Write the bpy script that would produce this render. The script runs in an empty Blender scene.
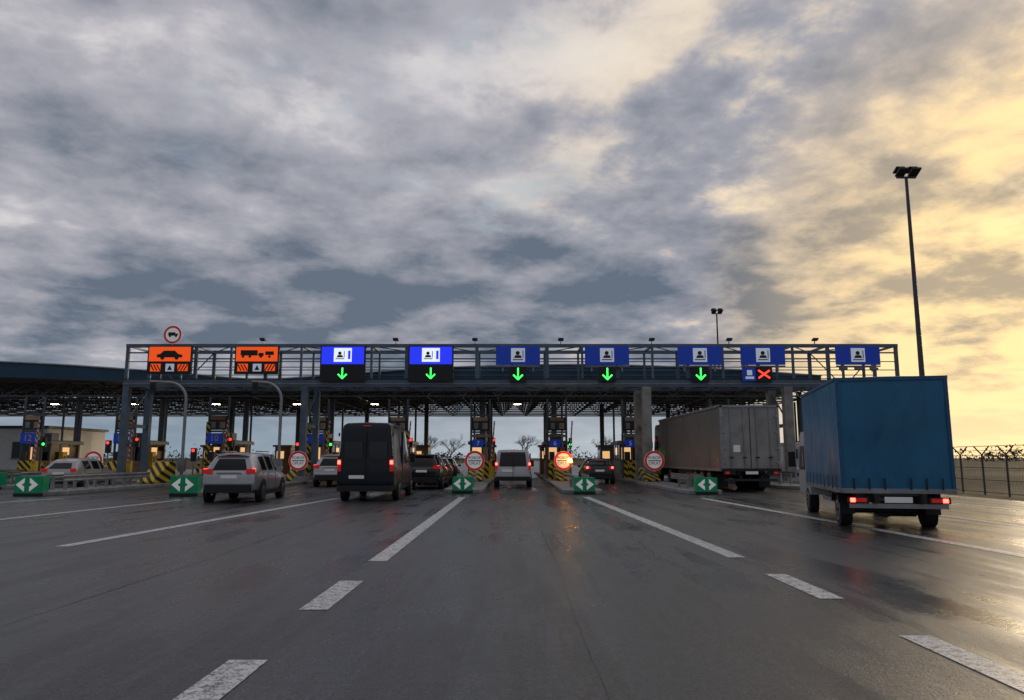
import bpy, math, random
from mathutils import Vector, Matrix, noise
R=math.radians
random.seed(7)
scene=bpy.context.scene
scene.view_settings.view_transform='Standard'
scene.view_settings.look='None'
scene.view_settings.exposure=0
scene.view_settings.gamma=1

# ---------------------------------------------------------------- materials
def nn(nt,t,**k):
    n=nt.nodes.new(t)
    for a,b in k.items(): setattr(n,a,b)
    return n
def mat(name,col,rough=0.5,metal=0.0,var=0.15,scale=3.0,bump=0.0,bscale=40,emis=None,es=0,coat=0,spec=0.5,light=False):
    m=bpy.data.materials.new(name); m.use_nodes=True
    nt=m.node_tree; b=nt.nodes['Principled BSDF']; L=nt.links.new
    tc=nn(nt,'ShaderNodeTexCoord')
    no=nn(nt,'ShaderNodeTexNoise'); no.inputs['Scale'].default_value=scale; no.inputs['Detail'].default_value=4
    L(tc.outputs['Object'],no.inputs['Vector'])
    mx=nn(nt,'ShaderNodeMix',data_type='RGBA')
    mx.inputs[6].default_value=[max(0,c*(1-var)) for c in col]+[1]
    mx.inputs[7].default_value=[min(1,c*(1+var)) for c in col]+[1]
    mr=nn(nt,'ShaderNodeMapRange'); mr.inputs[1].default_value=.35; mr.inputs[2].default_value=.65
    L(no.outputs['Fac'],mr.inputs[0]); L(mr.outputs[0],mx.inputs[0]); L(mx.outputs[2],b.inputs['Base Color'])
    m2=nn(nt,'ShaderNodeMapRange'); m2.inputs[1].default_value=.3; m2.inputs[2].default_value=.7
    m2.inputs[3].default_value=max(.02,rough*.8); m2.inputs[4].default_value=min(1,rough*1.25)
    L(no.outputs['Fac'],m2.inputs[0]); L(m2.outputs[0],b.inputs['Roughness'])
    b.inputs['Metallic'].default_value=metal
    b.inputs['Specular IOR Level'].default_value=spec
    if coat: b.inputs['Coat Weight'].default_value=coat; b.inputs['Coat Roughness'].default_value=.08
    if emis: 
        b.inputs['Emission Color'].default_value=list(emis)+[1]; b.inputs['Emission Strength'].default_value=es
        if not light: m.cycles.emission_sampling='NONE'
    if bump:
        n2=nn(nt,'ShaderNodeTexNoise'); n2.inputs['Scale'].default_value=bscale; n2.inputs['Detail'].default_value=3
        L(tc.outputs['Object'],n2.inputs['Vector'])
        bp=nn(nt,'ShaderNodeBump'); bp.inputs['Strength'].default_value=bump; bp.inputs['Distance'].default_value=.02
        L(n2.outputs['Fac'],bp.inputs['Height']); L(bp.outputs[0],b.inputs['Normal'])
    return m
def stripe_mat(name,c1,c2,freq,vec=(1,0,1),rough=.5):
    m=mat(name,c1,rough); nt=m.node_tree; L=nt.links.new; b=nt.nodes['Principled BSDF']
    tc=nn(nt,'ShaderNodeTexCoord'); d=nn(nt,'ShaderNodeVectorMath',operation='DOT_PRODUCT'); d.inputs[1].default_value=vec
    L(tc.outputs['Object'],d.inputs[0])
    a=nn(nt,'ShaderNodeMath',operation='MULTIPLY'); a.inputs[1].default_value=freq; L(d.outputs['Value'],a.inputs[0])
    f=nn(nt,'ShaderNodeMath',operation='FRACT'); L(a.outputs[0],f.inputs[0])
    g=nn(nt,'ShaderNodeMath',operation='GREATER_THAN'); g.inputs[1].default_value=.5; L(f.outputs[0],g.inputs[0])
    mx=nn(nt,'ShaderNodeMix',data_type='RGBA'); mx.inputs[6].default_value=list(c1)+[1]; mx.inputs[7].default_value=list(c2)+[1]
    L(g.outputs[0],mx.inputs[0]); L(mx.outputs[2],b.inputs['Base Color'])
    return m

M={}
M['steel']=mat('painted_steel_blue_grey',(.13,.18,.235),.45,.2,.2,1.5)
M['steeld']=mat('canopy_steel',(.11,.13,.15),.5,.3,.2,1)
M['galv']=mat('galvanised_steel',(.36,.37,.38),.4,.7,.2,2)
M['conc']=mat('concrete',(.36,.35,.33),.85,0,.25,2,.4)
M['kerb']=mat('kerb_concrete',(.30,.30,.29),.8,0,.3,2,.4)
M['black']=mat('black_plastic',(.018,.018,.02),.5)
M['rub']=mat('tyre_rubber',(.02,.02,.02),.8)
M['rim']=mat('alloy_rim',(.35,.35,.37),.35,.8)
M['glass']=mat('dark_glass',(.010,.012,.014),.07,0,.1,1)
M['white']=mat('white_paint',(.75,.75,.73),.5,0,.06)
M['red']=mat('red_reflective_glow',(.60,.03,.03),.4,0,.1,emis=(.8,.02,.02),es=.12)  # faint emission stands in for headlight retroreflection on the sign ring
M['yel']=mat('yellow_paint',(.80,.52,.03),.5)
M['green']=mat('green_reflective_glow',(.01,.24,.11),.35,0,.15,emis=(.0,.35,.15),es=.07)  # slight glow added in place of light returned by the green sheeting
M['whiter']=mat('white_reflective_glow',(.82,.82,.82),.35,0,.05,emis=(1,1,1),es=.06)  # low emission imitates light thrown back by plates and numerals
M['whites']=mat('white_sign_face_glow',(.82,.82,.82),.35,0,.05,emis=(1,1,1),es=.16)  # unlit sign face, brightened by emission that imitates retroreflected headlights
M['tan']=mat('booth_tan_panel',(.42,.29,.17),.55,0,.3,1.5)
M['brown']=mat('booth_brown_panel',(.30,.16,.09),.55,0,.3,1.5)
M['grey']=mat('grey_panel',(.24,.25,.26),.5,0,.2,1.5)
M['dark']=mat('dark_panel',(.035,.04,.045),.5,0,.2)
M['roof']=mat('canopy_blue_fascia',(.022,.075,.13),.35,.2,.2,.5)
M['soffit']=mat('canopy_soffit',(.28,.23,.18),.6,0,.3,.4)
M['bluesign']=mat('blue_sign',(.01,.05,.42),.4,0,.05,emis=(.01,.05,.5),es=.16)
M['blueled']=mat('blue_led',(.01,.02,.3),.4,0,.05,emis=(.02,.04,.95),es=.9)
M['orgled']=mat('orange_led',(.3,.05,.01),.4,0,.05,emis=(1,.10,.008),es=.72)
M['whled']=mat('white_led',(.6,.6,.6),.4,0,.05,emis=(.8,.88,1),es=.9)
M['whled2']=mat('white_led_dim',(.5,.5,.5),.4,0,.05,emis=(.7,.8,1),es=.3)
M['redled']=mat('red_led',(.3,.01,.01),.4,0,.05,emis=(1,.03,.02),es=3.2)
M['grnled']=mat('green_led',(.01,.3,.03),.4,0,.05,emis=(.04,1,.10),es=2.8)
M['tail']=mat('tail_lamp',(.30,.01,.01),.25,0,.1,emis=(1,.03,.02),es=.18)
M['brake']=mat('brake_lamp_lit',(.5,.01,.01),.25,0,.05,emis=(1,.05,.035),es=11,light=True)
M['amber']=mat('amber_beacon',(.8,.3,.02),.3,0,.05,emis=(1,.40,.03),es=62,light=True)
M['warm']=mat('warm_lamp',(.8,.6,.3),.3,0,.05,emis=(1,.66,.34),es=44,light=True)
M['warmwin']=mat('lit_booth_window',(.3,.22,.15),.1,0,.4,4,emis=(1,.58,.24),es=.8)
M['stripeY']=stripe_mat('yellow_black_stripes',(.80,.55,.03),(.015,.015,.015),2.4,(1,0.3,1))
M['stripeR']=stripe_mat('red_white_stripes',(.6,.03,.02),(.75,.75,.75),3,(1,.3,1))

# ---------------------------------------------------------------- mesh builder
class MB:
    def __init__(s): s.v=[];s.f=[];s.m=[];s.mats=[]
    def mi(s,k):
        m=M[k] if isinstance(k,str) else k
        if m not in s.mats: s.mats.append(m)
        return s.mats.index(m)
    def add(s,vs,fs,k):
        b=len(s.v); s.v+= [tuple(p) for p in vs]; i=s.mi(k)
        for f in fs: s.f.append([b+j for j in f]); s.m.append(i)
    def box(s,c,d,k,rx=0,ry=0,rz=0):
        mt=Matrix.Rotation(rz,3,'Z')@Matrix.Rotation(ry,3,'Y')@Matrix.Rotation(rx,3,'X')
        vs=[]
        for z in(-.5,.5):
            for x,y in((-.5,-.5),(.5,-.5),(.5,.5),(-.5,.5)):
                vs.append(Vector(c)+mt@Vector((x*d[0],y*d[1],z*d[2])))
        s.add(vs,[(3,2,1,0),(4,5,6,7),(0,1,5,4),(1,2,6,5),(2,3,7,6),(3,0,4,7)],k)
    def cyl(s,a,b,r,k,r2=None,n=12):
        a=Vector(a);b=Vector(b);r2=r if r2 is None else r2
        ax=(b-a).normalized(); u=ax.orthogonal().normalized(); w=ax.cross(u)
        vs=[]
        for p,rr in((a,r),(b,r2)):
            for i in range(n):
                t=2*math.pi*(i+.5)/n; vs.append(p+u*math.cos(t)*rr+w*math.sin(t)*rr)
        fs=[(i,(i+1)%n,n+(i+1)%n,n+i) for i in range(n)]
        fs+=[tuple(range(n-1,-1,-1)),tuple(range(n,2*n))]
        s.add(vs,fs,k)
    def poly(s,pts,k): s.add(pts,[tuple(range(len(pts)))],k)
    def ext(s,pts,vec,k):
        n=len(pts); v=Vector(vec); vs=[Vector(p) for p in pts]; vs+=[p+v for p in vs]
        s.add(vs,[tuple(range(n-1,-1,-1)),tuple(range(n,2*n))]+[(i,(i+1)%n,n+(i+1)%n,n+i) for i in range(n)],k)
    def obj(s,name,parent=None,loc=(0,0,0),rz=0,smooth=True,bevel=0,sub=0,crease=0):
        me=bpy.data.meshes.new(name); me.from_pydata(s.v,[],s.f)
        for m in s.mats: me.materials.append(m)
        me.polygons.foreach_set('material_index',s.m); me.update()
        o=bpy.data.objects.new(name,me); scene.collection.objects.link(o)
        o.location=loc; o.rotation_euler=(0,0,rz)
        if parent: o.parent=parent
        if smooth:
            me.shade_smooth()
            if not sub: me.set_sharp_from_angle(angle=R(35))
        if crease:
            at=me.attributes.new('crease_edge','FLOAT','EDGE')
            at.data.foreach_set('value',[crease]*len(me.edges))
        if sub:
            md=o.modifiers.new('sub','SUBSURF'); md.levels=sub; md.render_levels=sub
        if bevel:
            md=o.modifiers.new('bev','BEVEL'); md.width=bevel; md.segments=2; md.limit_method='ANGLE'
        return o
def empty(name,loc,rz=0):
    e=bpy.data.objects.new(name,None); scene.collection.objects.link(e); e.location=loc; e.rotation_euler=(0,0,rz); return e
def text(s,size,loc,k,parent=None,name='lettering',ext=.004):
    c=bpy.data.curves.new(name,'FONT'); c.body=s; c.size=size; c.align_x='CENTER'; c.align_y='CENTER'; c.extrude=ext
    c.space_line=.8
    c.materials.append(M[k]); o=bpy.data.objects.new(name,c); scene.collection.objects.link(o)
    o.location=loc; o.rotation_euler=(R(90),0,0)
    if parent: o.parent=parent
    return o

# ---------------------------------------------------------------- world
w=bpy.data.worlds.new('World'); scene.world=w; w.use_nodes=True
w.cycles.sampling_method='MANUAL'; w.cycles.sample_map_resolution=512
nt=w.node_tree; nt.nodes.clear(); L=nt.links.new
SAZ,SEL=R(41),R(8)
sund=Vector((math.sin(SAZ)*math.cos(SEL),math.cos(SAZ)*math.cos(SEL),math.sin(SEL)))
out=nn(nt,'ShaderNodeOutputWorld')
sky=nn(nt,'ShaderNodeTexSky',sky_type='NISHITA'); sky.sun_disc=False; sky.sun_elevation=SEL; sky.sun_rotation=SAZ
bg1=nn(nt,'ShaderNodeBackground'); bg1.inputs[1].default_value=.15; L(sky.outputs[0],bg1.inputs[0])
bg2=nn(nt,'ShaderNodeBackground'); bg2.inputs[1].default_value=1
tc=nn(nt,'ShaderNodeTexCoord'); sp=nn(nt,'ShaderNodeSeparateXYZ'); L(tc.outputs['Generated'],sp.inputs[0])
def math_(op,a,b=None,c=None,clamp=False):
    n=nn(nt,'ShaderNodeMath',operation=op); n.use_clamp=clamp
    for i,x in enumerate((a,b,c)):
        if x is None: continue
        if isinstance(x,(int,float)): n.inputs[i].default_value=x
        else: L(x,n.inputs[i])
    return n.outputs[0]
def rng(x,a,b,c=0,d=1,smooth=True):
    n=nn(nt,'ShaderNodeMapRange'); n.interpolation_type='SMOOTHSTEP' if smooth else 'LINEAR'
    L(x,n.inputs[0])
    for i,v in enumerate((a,b,c,d)): n.inputs[i+1].default_value=v
    return n.outputs[0]
def mixc(f,a,b):
    n=nn(nt,'ShaderNodeMix',data_type='RGBA')
    if isinstance(f,(int,float)): n.inputs[0].default_value=f
    else: L(f,n.inputs[0])
    for i,x in((6,a),(7,b)):
        if isinstance(x,tuple): n.inputs[i].default_value=list(x)+[1]
        else: L(x,n.inputs[i])
    return n.outputs[2]
zc=math_('MAXIMUM',sp.outputs[2],0.0)
den=math_('ADD',zc,.20)
px=math_('DIVIDE',sp.outputs[0],den); py=math_('DIVIDE',sp.outputs[1],den)
cb=nn(nt,'ShaderNodeCombineXYZ'); L(px,cb.inputs[0]); L(py,cb.inputs[1])
def noi(scale,detail,rough,dist,off):
    mp=nn(nt,'ShaderNodeMapping'); mp.inputs['Location'].default_value=off; mp.inputs['Rotation'].default_value=(0,0,-.3); L(cb.outputs[0],mp.inputs[0])
    n=nn(nt,'ShaderNodeTexNoise'); n.inputs['Scale'].default_value=scale; n.inputs['Detail'].default_value=detail
    n.inputs['Roughness'].default_value=rough; n.inputs['Distortion'].default_value=dist; L(mp.outputs[0],n.inputs['Vector']); return n.outputs['Fac']
nA=noi(2.6,6,.52,.1,(3.1,1.7,0)); nB=noi(1.0,3,.5,.1,(7,2,3)); nC=noi(6.5,5,.62,.2,(1,9,5))
dens=math_('ADD',math_('MULTIPLY',nA,.54),math_('ADD',math_('MULTIPLY',nB,.28),math_('MULTIPLY',nC,.22)))
hi=rng(sp.outputs[2],.20,.50,-.035,.05)
d2=math_('ADD',dens,hi)
light=rng(d2,.43,.645,0,1,False)
col=mixc(light,(.13,.165,.22),(.55,.53,.575))
col=mixc(rng(d2,.58,.70),col,(.74,.71,.70))
dot=nn(nt,'ShaderNodeVectorMath',operation='DOT_PRODUCT'); L(tc.outputs['Generated'],dot.inputs[0]); dot.inputs[1].default_value=sund
glow=rng(dot.outputs['Value'],.885,.995)
wide=rng(dot.outputs['Value'],.66,.97)
warml=math_('MULTIPLY',wide,rng(d2,.54,.64))
col=mixc(math_('MULTIPLY',warml,.88),col,(1.0,.80,.52))
gl=math_('MULTIPLY',glow,rng(dens,.44,.58,.34,1.0))
col=mixc(gl,col,(1.3,.93,.44))
hz=rng(sp.outputs[2],.15,.0)
col=mixc(math_('MULTIPLY',hz,.85),col,mixc(glow,mixc(rng(sp.outputs[0],-.5,.15),(.25,.33,.41),(.50,.55,.60)),(1.35,.98,.48)))
back=rng(sp.outputs[1],-.5,.3,.66,1)
sc=nn(nt,'ShaderNodeVectorMath',operation='SCALE'); L(col,sc.inputs[0]); L(back,sc.inputs[3])
L(sc.outputs[0],bg2.inputs[0])
gap=math_('MULTIPLY',rng(nB,.52,.66),rng(nC,.44,.62))
cov=math_('SUBTRACT',1.0,math_('MULTIPLY',gap,math_('MULTIPLY',.65,rng(sp.outputs[2],.2,.4))))
ms=nn(nt,'ShaderNodeMixShader'); L(cov,ms.inputs[0]); L(bg1.outputs[0],ms.inputs[1]); L(bg2.outputs[0],ms.inputs[2]); L(ms.outputs[0],out.inputs[0])
sl=bpy.data.lights.new('sun','SUN'); sl.energy=1.0; sl.angle=R(12); sl.color=(1,.80,.56)
so=bpy.data.objects.new('sun',sl); scene.collection.objects.link(so); so.rotation_euler=(sund).to_track_quat('Z','Y').to_euler(); so.location=(0,0,40)

# ---------------------------------------------------------------- camera
cd=bpy.data.cameras.new('camera'); cam=bpy.data.objects.new('camera',cd); scene.collection.objects.link(cam)
cd.lens=26; cd.sensor_width=36; cd.clip_end=6000; cd.clip_start=.1
cam.location=(0,0,1.5); cam.rotation_euler=(R(98.3),0,0); scene.camera=cam

# ---------------------------------------------------------------- ground & road
def field_mat():
    m=mat('winter_grass_field',(.085,.075,.045),.95,0,.4,.05); nt=m.node_tree; L=nt.links.new; b=nt.nodes['Principled BSDF']
    tc=nn(nt,'ShaderNodeTexCoord'); n=nn(nt,'ShaderNodeTexNoise'); n.inputs['Scale'].default_value=1.2; n.inputs['Detail'].default_value=8; L(tc.outputs['Object'],n.inputs[0])
    bp=nn(nt,'ShaderNodeBump'); bp.inputs['Strength'].default_value=.8; bp.inputs['Distance'].default_value=.2; L(n.outputs['Fac'],bp.inputs['Height']); L(bp.outputs[0],b.inputs['Normal'])
    r=nn(nt,'ShaderNodeValToRGB'); r.color_ramp.elements[0].color=(.04,.045,.02,1); r.color_ramp.elements[0].position=.35; r.color_ramp.elements[1].color=(.15,.115,.065,1); r.color_ramp.elements[1].position=.65
    b.inputs['Specular IOR Level'].default_value=.1
    L(n.outputs['Fac'],r.inputs[0]); L(r.outputs[0],b.inputs['Base Color']); return m
def asphalt_mat():
    m=bpy.data.materials.new('wet_asphalt'); m.use_nodes=True; nt=m.node_tree; b=nt.nodes['Principled BSDF']; L=nt.links.new
    tc=nn(nt,'ShaderNodeTexCoord'); O=tc.outputs['Object']
    def no(scale,det,rough=.5,vs=(1,1,1)):
        mp=nn(nt,'ShaderNodeMapping'); mp.inputs['Scale'].default_value=vs; L(O,mp.inputs[0])
        n=nn(nt,'ShaderNodeTexNoise'); n.inputs['Scale'].default_value=scale; n.inputs['Detail'].default_value=det; n.inputs['Roughness'].default_value=rough; L(mp.outputs[0],n.inputs[0]); return n.outputs['Fac']
    def mt(op,a,bb,clamp=False):
        n=nn(nt,'ShaderNodeMath',operation=op); n.use_clamp=clamp
        for i,x in enumerate((a,bb)):
            if isinstance(x,(int,float)): n.inputs[i].default_value=x
            else: L(x,n.inputs[i])
        return n.outputs[0]
    def mr(x,a,bb,c,d):
        n=nn(nt,'ShaderNodeMapRange'); n.interpolation_type='SMOOTHSTEP'; L(x,n.inputs[0])
        for i,v in enumerate((a,bb,c,d)): n.inputs[i+1].default_value=v
        return n.outputs[0]
    fine=no(62,3,.8); streak=no(1.7,4,.6,(1,.08,1)); patch=no(.3,5,.65,(1,.5,1)); med=no(9,3,.7)
    r=nn(nt,'ShaderNodeMix',data_type='RGBA'); r.inputs[6].default_value=(.016,.018,.019,1); r.inputs[7].default_value=(.135,.138,.135,1)
    f=mt('ADD',mt('MULTIPLY',mr(fine,.43,.64,0,1),.66),mt('ADD',mt('MULTIPLY',streak,.48),mt('MULTIPLY',patch,.50)))
    f=mt('SUBTRACT',f,.38,True); L(f,r.inputs[0]); L(r.outputs[2],b.inputs['Base Color'])
    wet=mt('ADD',mt('MULTIPLY',mr(streak,.42,.6,0,1),.5),mt('MULTIPLY',mr(patch,.38,.58,0,1),.5)) # 0=wet
    ro=mt('ADD',mt('MULTIPLY',wet,.30),mt('ADD',.12,mt('MULTIPLY',med,.14))); L(ro,b.inputs['Roughness'])
    b.inputs['Specular IOR Level'].default_value=.55
    bp=nn(nt,'ShaderNodeBump'); bp.inputs['Distance'].default_value=.0065; L(mr(wet,0,1,.40,1),bp.inputs['Strength'])
    h=mt('ADD',fine,mt('MULTIPLY',med,1.0)); L(h,bp.inputs['Height'])
    L(bp.outputs[0],b.inputs['Normal']); return m
def paint_mat():
    m=bpy.data.materials.new('worn_road_paint'); m.use_nodes=True; nt=m.node_tree; b=nt.nodes['Principled BSDF']; L=nt.links.new
    tc=nn(nt,'ShaderNodeTexCoord'); n=nn(nt,'ShaderNodeTexNoise'); n.inputs['Scale'].default_value=11; n.inputs['Detail'].default_value=8; n.inputs['Roughness'].default_value=.8; L(tc.outputs['Object'],n.inputs[0])
    v=nn(nt,'ShaderNodeTexVoronoi'); v.inputs['Scale'].default_value=52; L(tc.outputs['Object'],v.inputs[0])
    a=nn(nt,'ShaderNodeMath',operation='MULTIPLY_ADD'); L(v.outputs['Distance'],a.inputs[0]); a.inputs[1].default_value=-.25; L(n.outputs['Fac'],a.inputs[2])
    r=nn(nt,'ShaderNodeValToRGB'); r.color_ramp.elements[0].position=.25; r.color_ramp.elements[0].color=(.13,.13,.13,1); r.color_ramp.elements[1].position=.42; r.color_ramp.elements[1].color=(.78,.79,.78,1)
    L(a.outputs[0],r.inputs[0]); L(r.outputs[0],b.inputs['Base Color']); b.inputs['Roughness'].default_value=.45
    bp=nn(nt,'ShaderNodeBump'); bp.inputs['Distance'].default_value=.004; bp.inputs['Strength'].default_value=.6; L(a.outputs[0],bp.inputs['Height']); L(bp.outputs[0],b.inputs['Normal'])
    return m
M['field']=field_mat(); M['asph']=asphalt_mat(); M['paint']=paint_mat()
M['tar']=mat('bitumen_seam',(.02,.02,.021),.3,0,.2)
g=MB(); g.poly([(-3000,-200,0),(3000,-200,0),(3000,4000,0),(-3000,4000,0)],'field'); g.obj('ground',smooth=False)
g=MB(); g.poly([(-70,-60,.008),(17.6,-60,.008),(17.6,20,.008),(18.2,40,.008),(22.5,52,.008),(22.5,76,.008),(13,130,.008),(9,900,.008),(-12,900,.008),(-14,130,.008),(-60,76,.008)],'asph'); g.obj('road',smooth=False)
g=MB()
def line(p,q,wd,z=.013,k='paint'):
    p=Vector((p[0],p[1],z));q=Vector((q[0],q[1],z)); d=(q-p).normalized(); s=Vector((d.y,-d.x,0))*wd/2
    g.poly([p-s,p+s,q+s,q-s],k)
for a,b in((-9,-7.3),(-5.5,-3.7),(-1.9,-.1),(.4,2.2),(4.0,5.78),(7.62,9.36)): line((-1.97,a),(-1.96,b),.29)
line((-1.96,11.1),(-1.9,29),.27)
for a,b in((-7,-5),(-3,-1),(1.6,3.3),(4.9,6.55),(8.2,9.9)): line((3.42,a),(3.41,b),.27)
line((3.4,11.5),(2.85,29),.27)
line((-7.65,12.9),(-6.5,28),.26); line((-12.7,16),(-11.8,27),.25); line((-18.5,19),(-16.7,28),.25); line((-25,22),(-22.5,30),.25)
line((7.95,10),(7.1,28),.26); line((11.1,8),(11.25,21),.24); line((14.5,4),(14.7,27),.24); line((16.9,-30),(17.1,30),.2)
g.obj('road_marking',smooth=False)
g=MB()
for x in(-4.55,.62,6.0):
    y=-5
    while y<44:
        x1=x+.02*math.sin(y*.7)+random.uniform(-.01,.01); x2=x+.02*math.sin((y+1)*.7)
        line((x1,y),(x2,y+1.02),.008+random.random()*.008,.0115,'tar'); y+=1
g.obj('asphalt_seam',smooth=False)
g=MB(); g.box((17.75,-5,.06),(.22,50,.12),'kerb'); g.obj('kerb',smooth=False,bevel=.02)

# ---------------------------------------------------------------- toll islands
ISL=[-31,-25,-19,-12.9,-7.6,-2.1,3.0,8.0,13.9,20.6]
def island(x,tip,wd=1.7,end=74):
    g=MB(); pts=[]
    r=wd/2
    for i in range(9):
        t=math.pi+math.pi*i/8; pts.append((x+math.cos(t)*r,tip+r+math.sin(t)*r*1.2,.008))
    pts+=[(x+r,end,.008),(x-r,end,.008)]
    g.ext(pts,(0,0,.16),'kerb'); return g.obj('traffic_island',bevel=.02)
def cushion(x,y,s=1.0):
    g=MB(); n=14; r=.46*s; H=.66*s
    pts=[(x+math.cos(math.pi+math.pi*i/n)*r,y+r*.5+math.sin(math.pi+math.pi*i/n)*r*.5,.13) for i in range(n+1)]
    pts+=[(x+r,y+.6,.13),(x-r,y+.6,.13)]
    g.ext(pts,(0,0,H),'green'); g.box((x,y+.32,.07),(2*r+.1,.8,.12),'black')
    g.box((x,y-.05,.13+H/2),(1.0*s,.03,H),'green')
    for sx in(-1,1):
        z=.13+H/2; yy=y-.07
        g.ext([(x+sx*.44*s,yy,z),(x+sx*.10*s,yy,z+.27*s),(x+sx*.10*s,yy,z+.08*s),(x+sx*.20*s,yy,z),(x+sx*.10*s,yy,z-.08*s),(x+sx*.10*s,yy,z-.27*s)],(0,-.006,0),'whites')
    g.obj('crash_cushion',bevel=.01)
def guardrail(x,y0,y1):
    g=MB(); prof=[(.0,.42),(.05,.47),(.0,.53),(0,.58),(.05,.64),(.0,.70)]
    for sx in(-1,1):
        xx=x+sx*.35
        for i in range(len(prof)-1):
            a,b=prof[i],prof[i+1]
            g.poly([(xx+sx*a[0],y0,a[1]+.1),(xx+sx*a[0],y1,a[1]+.1),(xx+sx*b[0],y1,b[1]+.1),(xx+sx*b[0],y0,b[1]+.1)],'galv')
    y=y0+.3
    while y<y1:
        for sx in(-1,1): g.box((x+sx*.27,y,.43),(.1,.14,.6),'galv')
        y+=1.6
    g.obj('guardrail',smooth=False)
def wedge(x,y0,h=.95):
    g=MB(); w_=.42
    g.ext([(x-w_,y0,.17),(x-w_,y0+2.6,.17),(x-w_,y0+2.6,h),(x-w_,y0+2.0,h),(x-w_,y0,.3)],(2*w_,0,0),'stripeY')
    g.obj('striped_bumper',smooth=False,bevel=.05)
def ring(g,c,r0,r1,y,k,n=28):
    vs=[];fs=[]
    for i in range(n):
        t=2*math.pi*i/n
        vs.append((c[0]+math.cos(t)*r0,y,c[1]+math.sin(t)*r0)); vs.append((c[0]+math.cos(t)*r1,y,c[1]+math.sin(t)*r1))
    for i in range(n):
        j=(i+1)%n; fs.append((2*i,2*i+1,2*j+1,2*j))
    g.add(vs,fs,k)
def round_sign(x,y,z,r=.5,txt=True,base=.16):
    e=empty('traffic_sign',(x,y,0))
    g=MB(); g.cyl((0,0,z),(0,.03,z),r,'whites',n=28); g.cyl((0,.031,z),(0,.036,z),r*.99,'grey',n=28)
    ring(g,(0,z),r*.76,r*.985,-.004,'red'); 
    if txt: g.box((0,-.006,z),(r*1.3,.006,.05),'black')
    g.cyl((0,.06,base),(0,.06,z+r*.6),.04,'galv'); g.box((0,.05,z+.2),(.3,.03,.04),'galv'); g.box((0,.05,z-.2),(.3,.03,.04),'galv')
    g.obj('sign_plate_and_post',e)
    if txt:
        text('POBÓR',.23*r/.5*.85,(0,-.008,z+.16),'black',e); text('OPŁAT',.23*r/.5*.85,(0,-.008,z-.15),'black',e)
    return e
def booth(x,y,num,k):
    e=empty('toll_booth',(x,y,0))
    g=MB(); W,Ln=1.45,3.2
    g.box((0,Ln/2,.27),(W+.1,Ln+.2,.25),'conc')
    g.box((0,Ln/2,.85),(W,Ln,.92),k)
    g.box((0,Ln/2,1.86),(W-.06,Ln-.06,1.1),'glass')
    for sx in(-1,1):
        for t in(0,.33,.66,1): g.box((sx*(W/2-.03),.05+t*(Ln-.1),1.86),(.07,.08,1.12),k)
    for sx in(-.33,.33): g.box((sx*W*.3,.012,1.86),(.05,.05,1.12),k)
    g.box((-.28,-.012,1.8),(.62,.02,.8),'warmwin')
    for sx in(-1,1): g.box((sx*(W/2-.02),1.7,1.95),(.02,.8,.5),'warmwin')
    g.box((0,Ln/2,2.5),(W+.3,Ln+.5,.2),'grey')
    g.box((0,Ln/2,2.63),(W+.1,Ln+.3,.06),'dark')
    g.box((0,.9,2.9),(.8,.8,.5),'grey'); 
    for i in range(5): g.box((0,.49,2.74+i*.08),(.7,.02,.03),'black')
    g.box((0,-.95,.75),(1.2,.5,1.15),'stripeY')
    g.box((-.35,-.95,1.6),(.34,.34,.6),'dark'); g.box((.36,-.95,1.75),(.3,.3,.9),k)
    if num in(10,9,8): g.box((-.62,-.93,2.2),(.26,.2,3.2),'stripeY'); g.box((.62,-.93,2.0),(.2,.2,2.6),'stripeY')
    g.cyl((.36,-.95,2.2),(.36,-.95,4.1),.06,'galv')
    for sx in(-.62,.62):
        for yy in(-.9,Ln+.1): g.cyl((sx,yy,.17),(sx,yy,5.4),.075,'steeld',n=10)
    for z in(3.2,4.3): g.box((0,-.9,z),(1.34,.12,.12),'steeld')
    g.box((0,-.85,3.75),(1.1,.35,.9),'dark'); g.box((.0,-1.04,4.05),(.95,.03,.25),k)
    g.box((-.28,-1.04,3.6),(.28,.05,.4),'grey'); g.box((.3,-1.04,3.6),(.34,.05,.4),'tan')
    g.box((0,-.85,2.95),(1.3,.3,.16),k)
    g.box((.88,-1.0,2.5),(.22,.2,.62),'black')
    g.cyl((.88,-1.11,2.68),(.88,-1.13,2.68),.09,'redled' if num%3 else 'black'); g.cyl((.88,-1.11,2.38),(.88,-1.13,2.38),.09,'black' if num%3 else 'grnled')
    g.box((.82,1.2,1.05),(.3,.5,1.7),'yel'); g.box((.98,1.2,1.4),(.02,.34,.4),'black')
    g.obj('booth_body',e,bevel=.012)
    big=num>=8
    s=1.3 if big else 1; z=2.75 if big else 2.45
    g=MB(); g.box((-.15,-1.10,z),(.74*s,.04,.5*s),'bluesign'); g.obj('lane_number_plate',e)
    text(str(num),.42*s,(-.15,-1.125,z),'yel' if big else 'whiter',e,'lane_number')
    g=MB(); g.box((.75,-1.6,.75),(.3,.3,1.15),'yel'); g.cyl((.75,-1.78,1.2),(.95,-1.78,3.9),.05,'stripeR',n=8); g.obj('barrier_arm',e)
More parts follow.
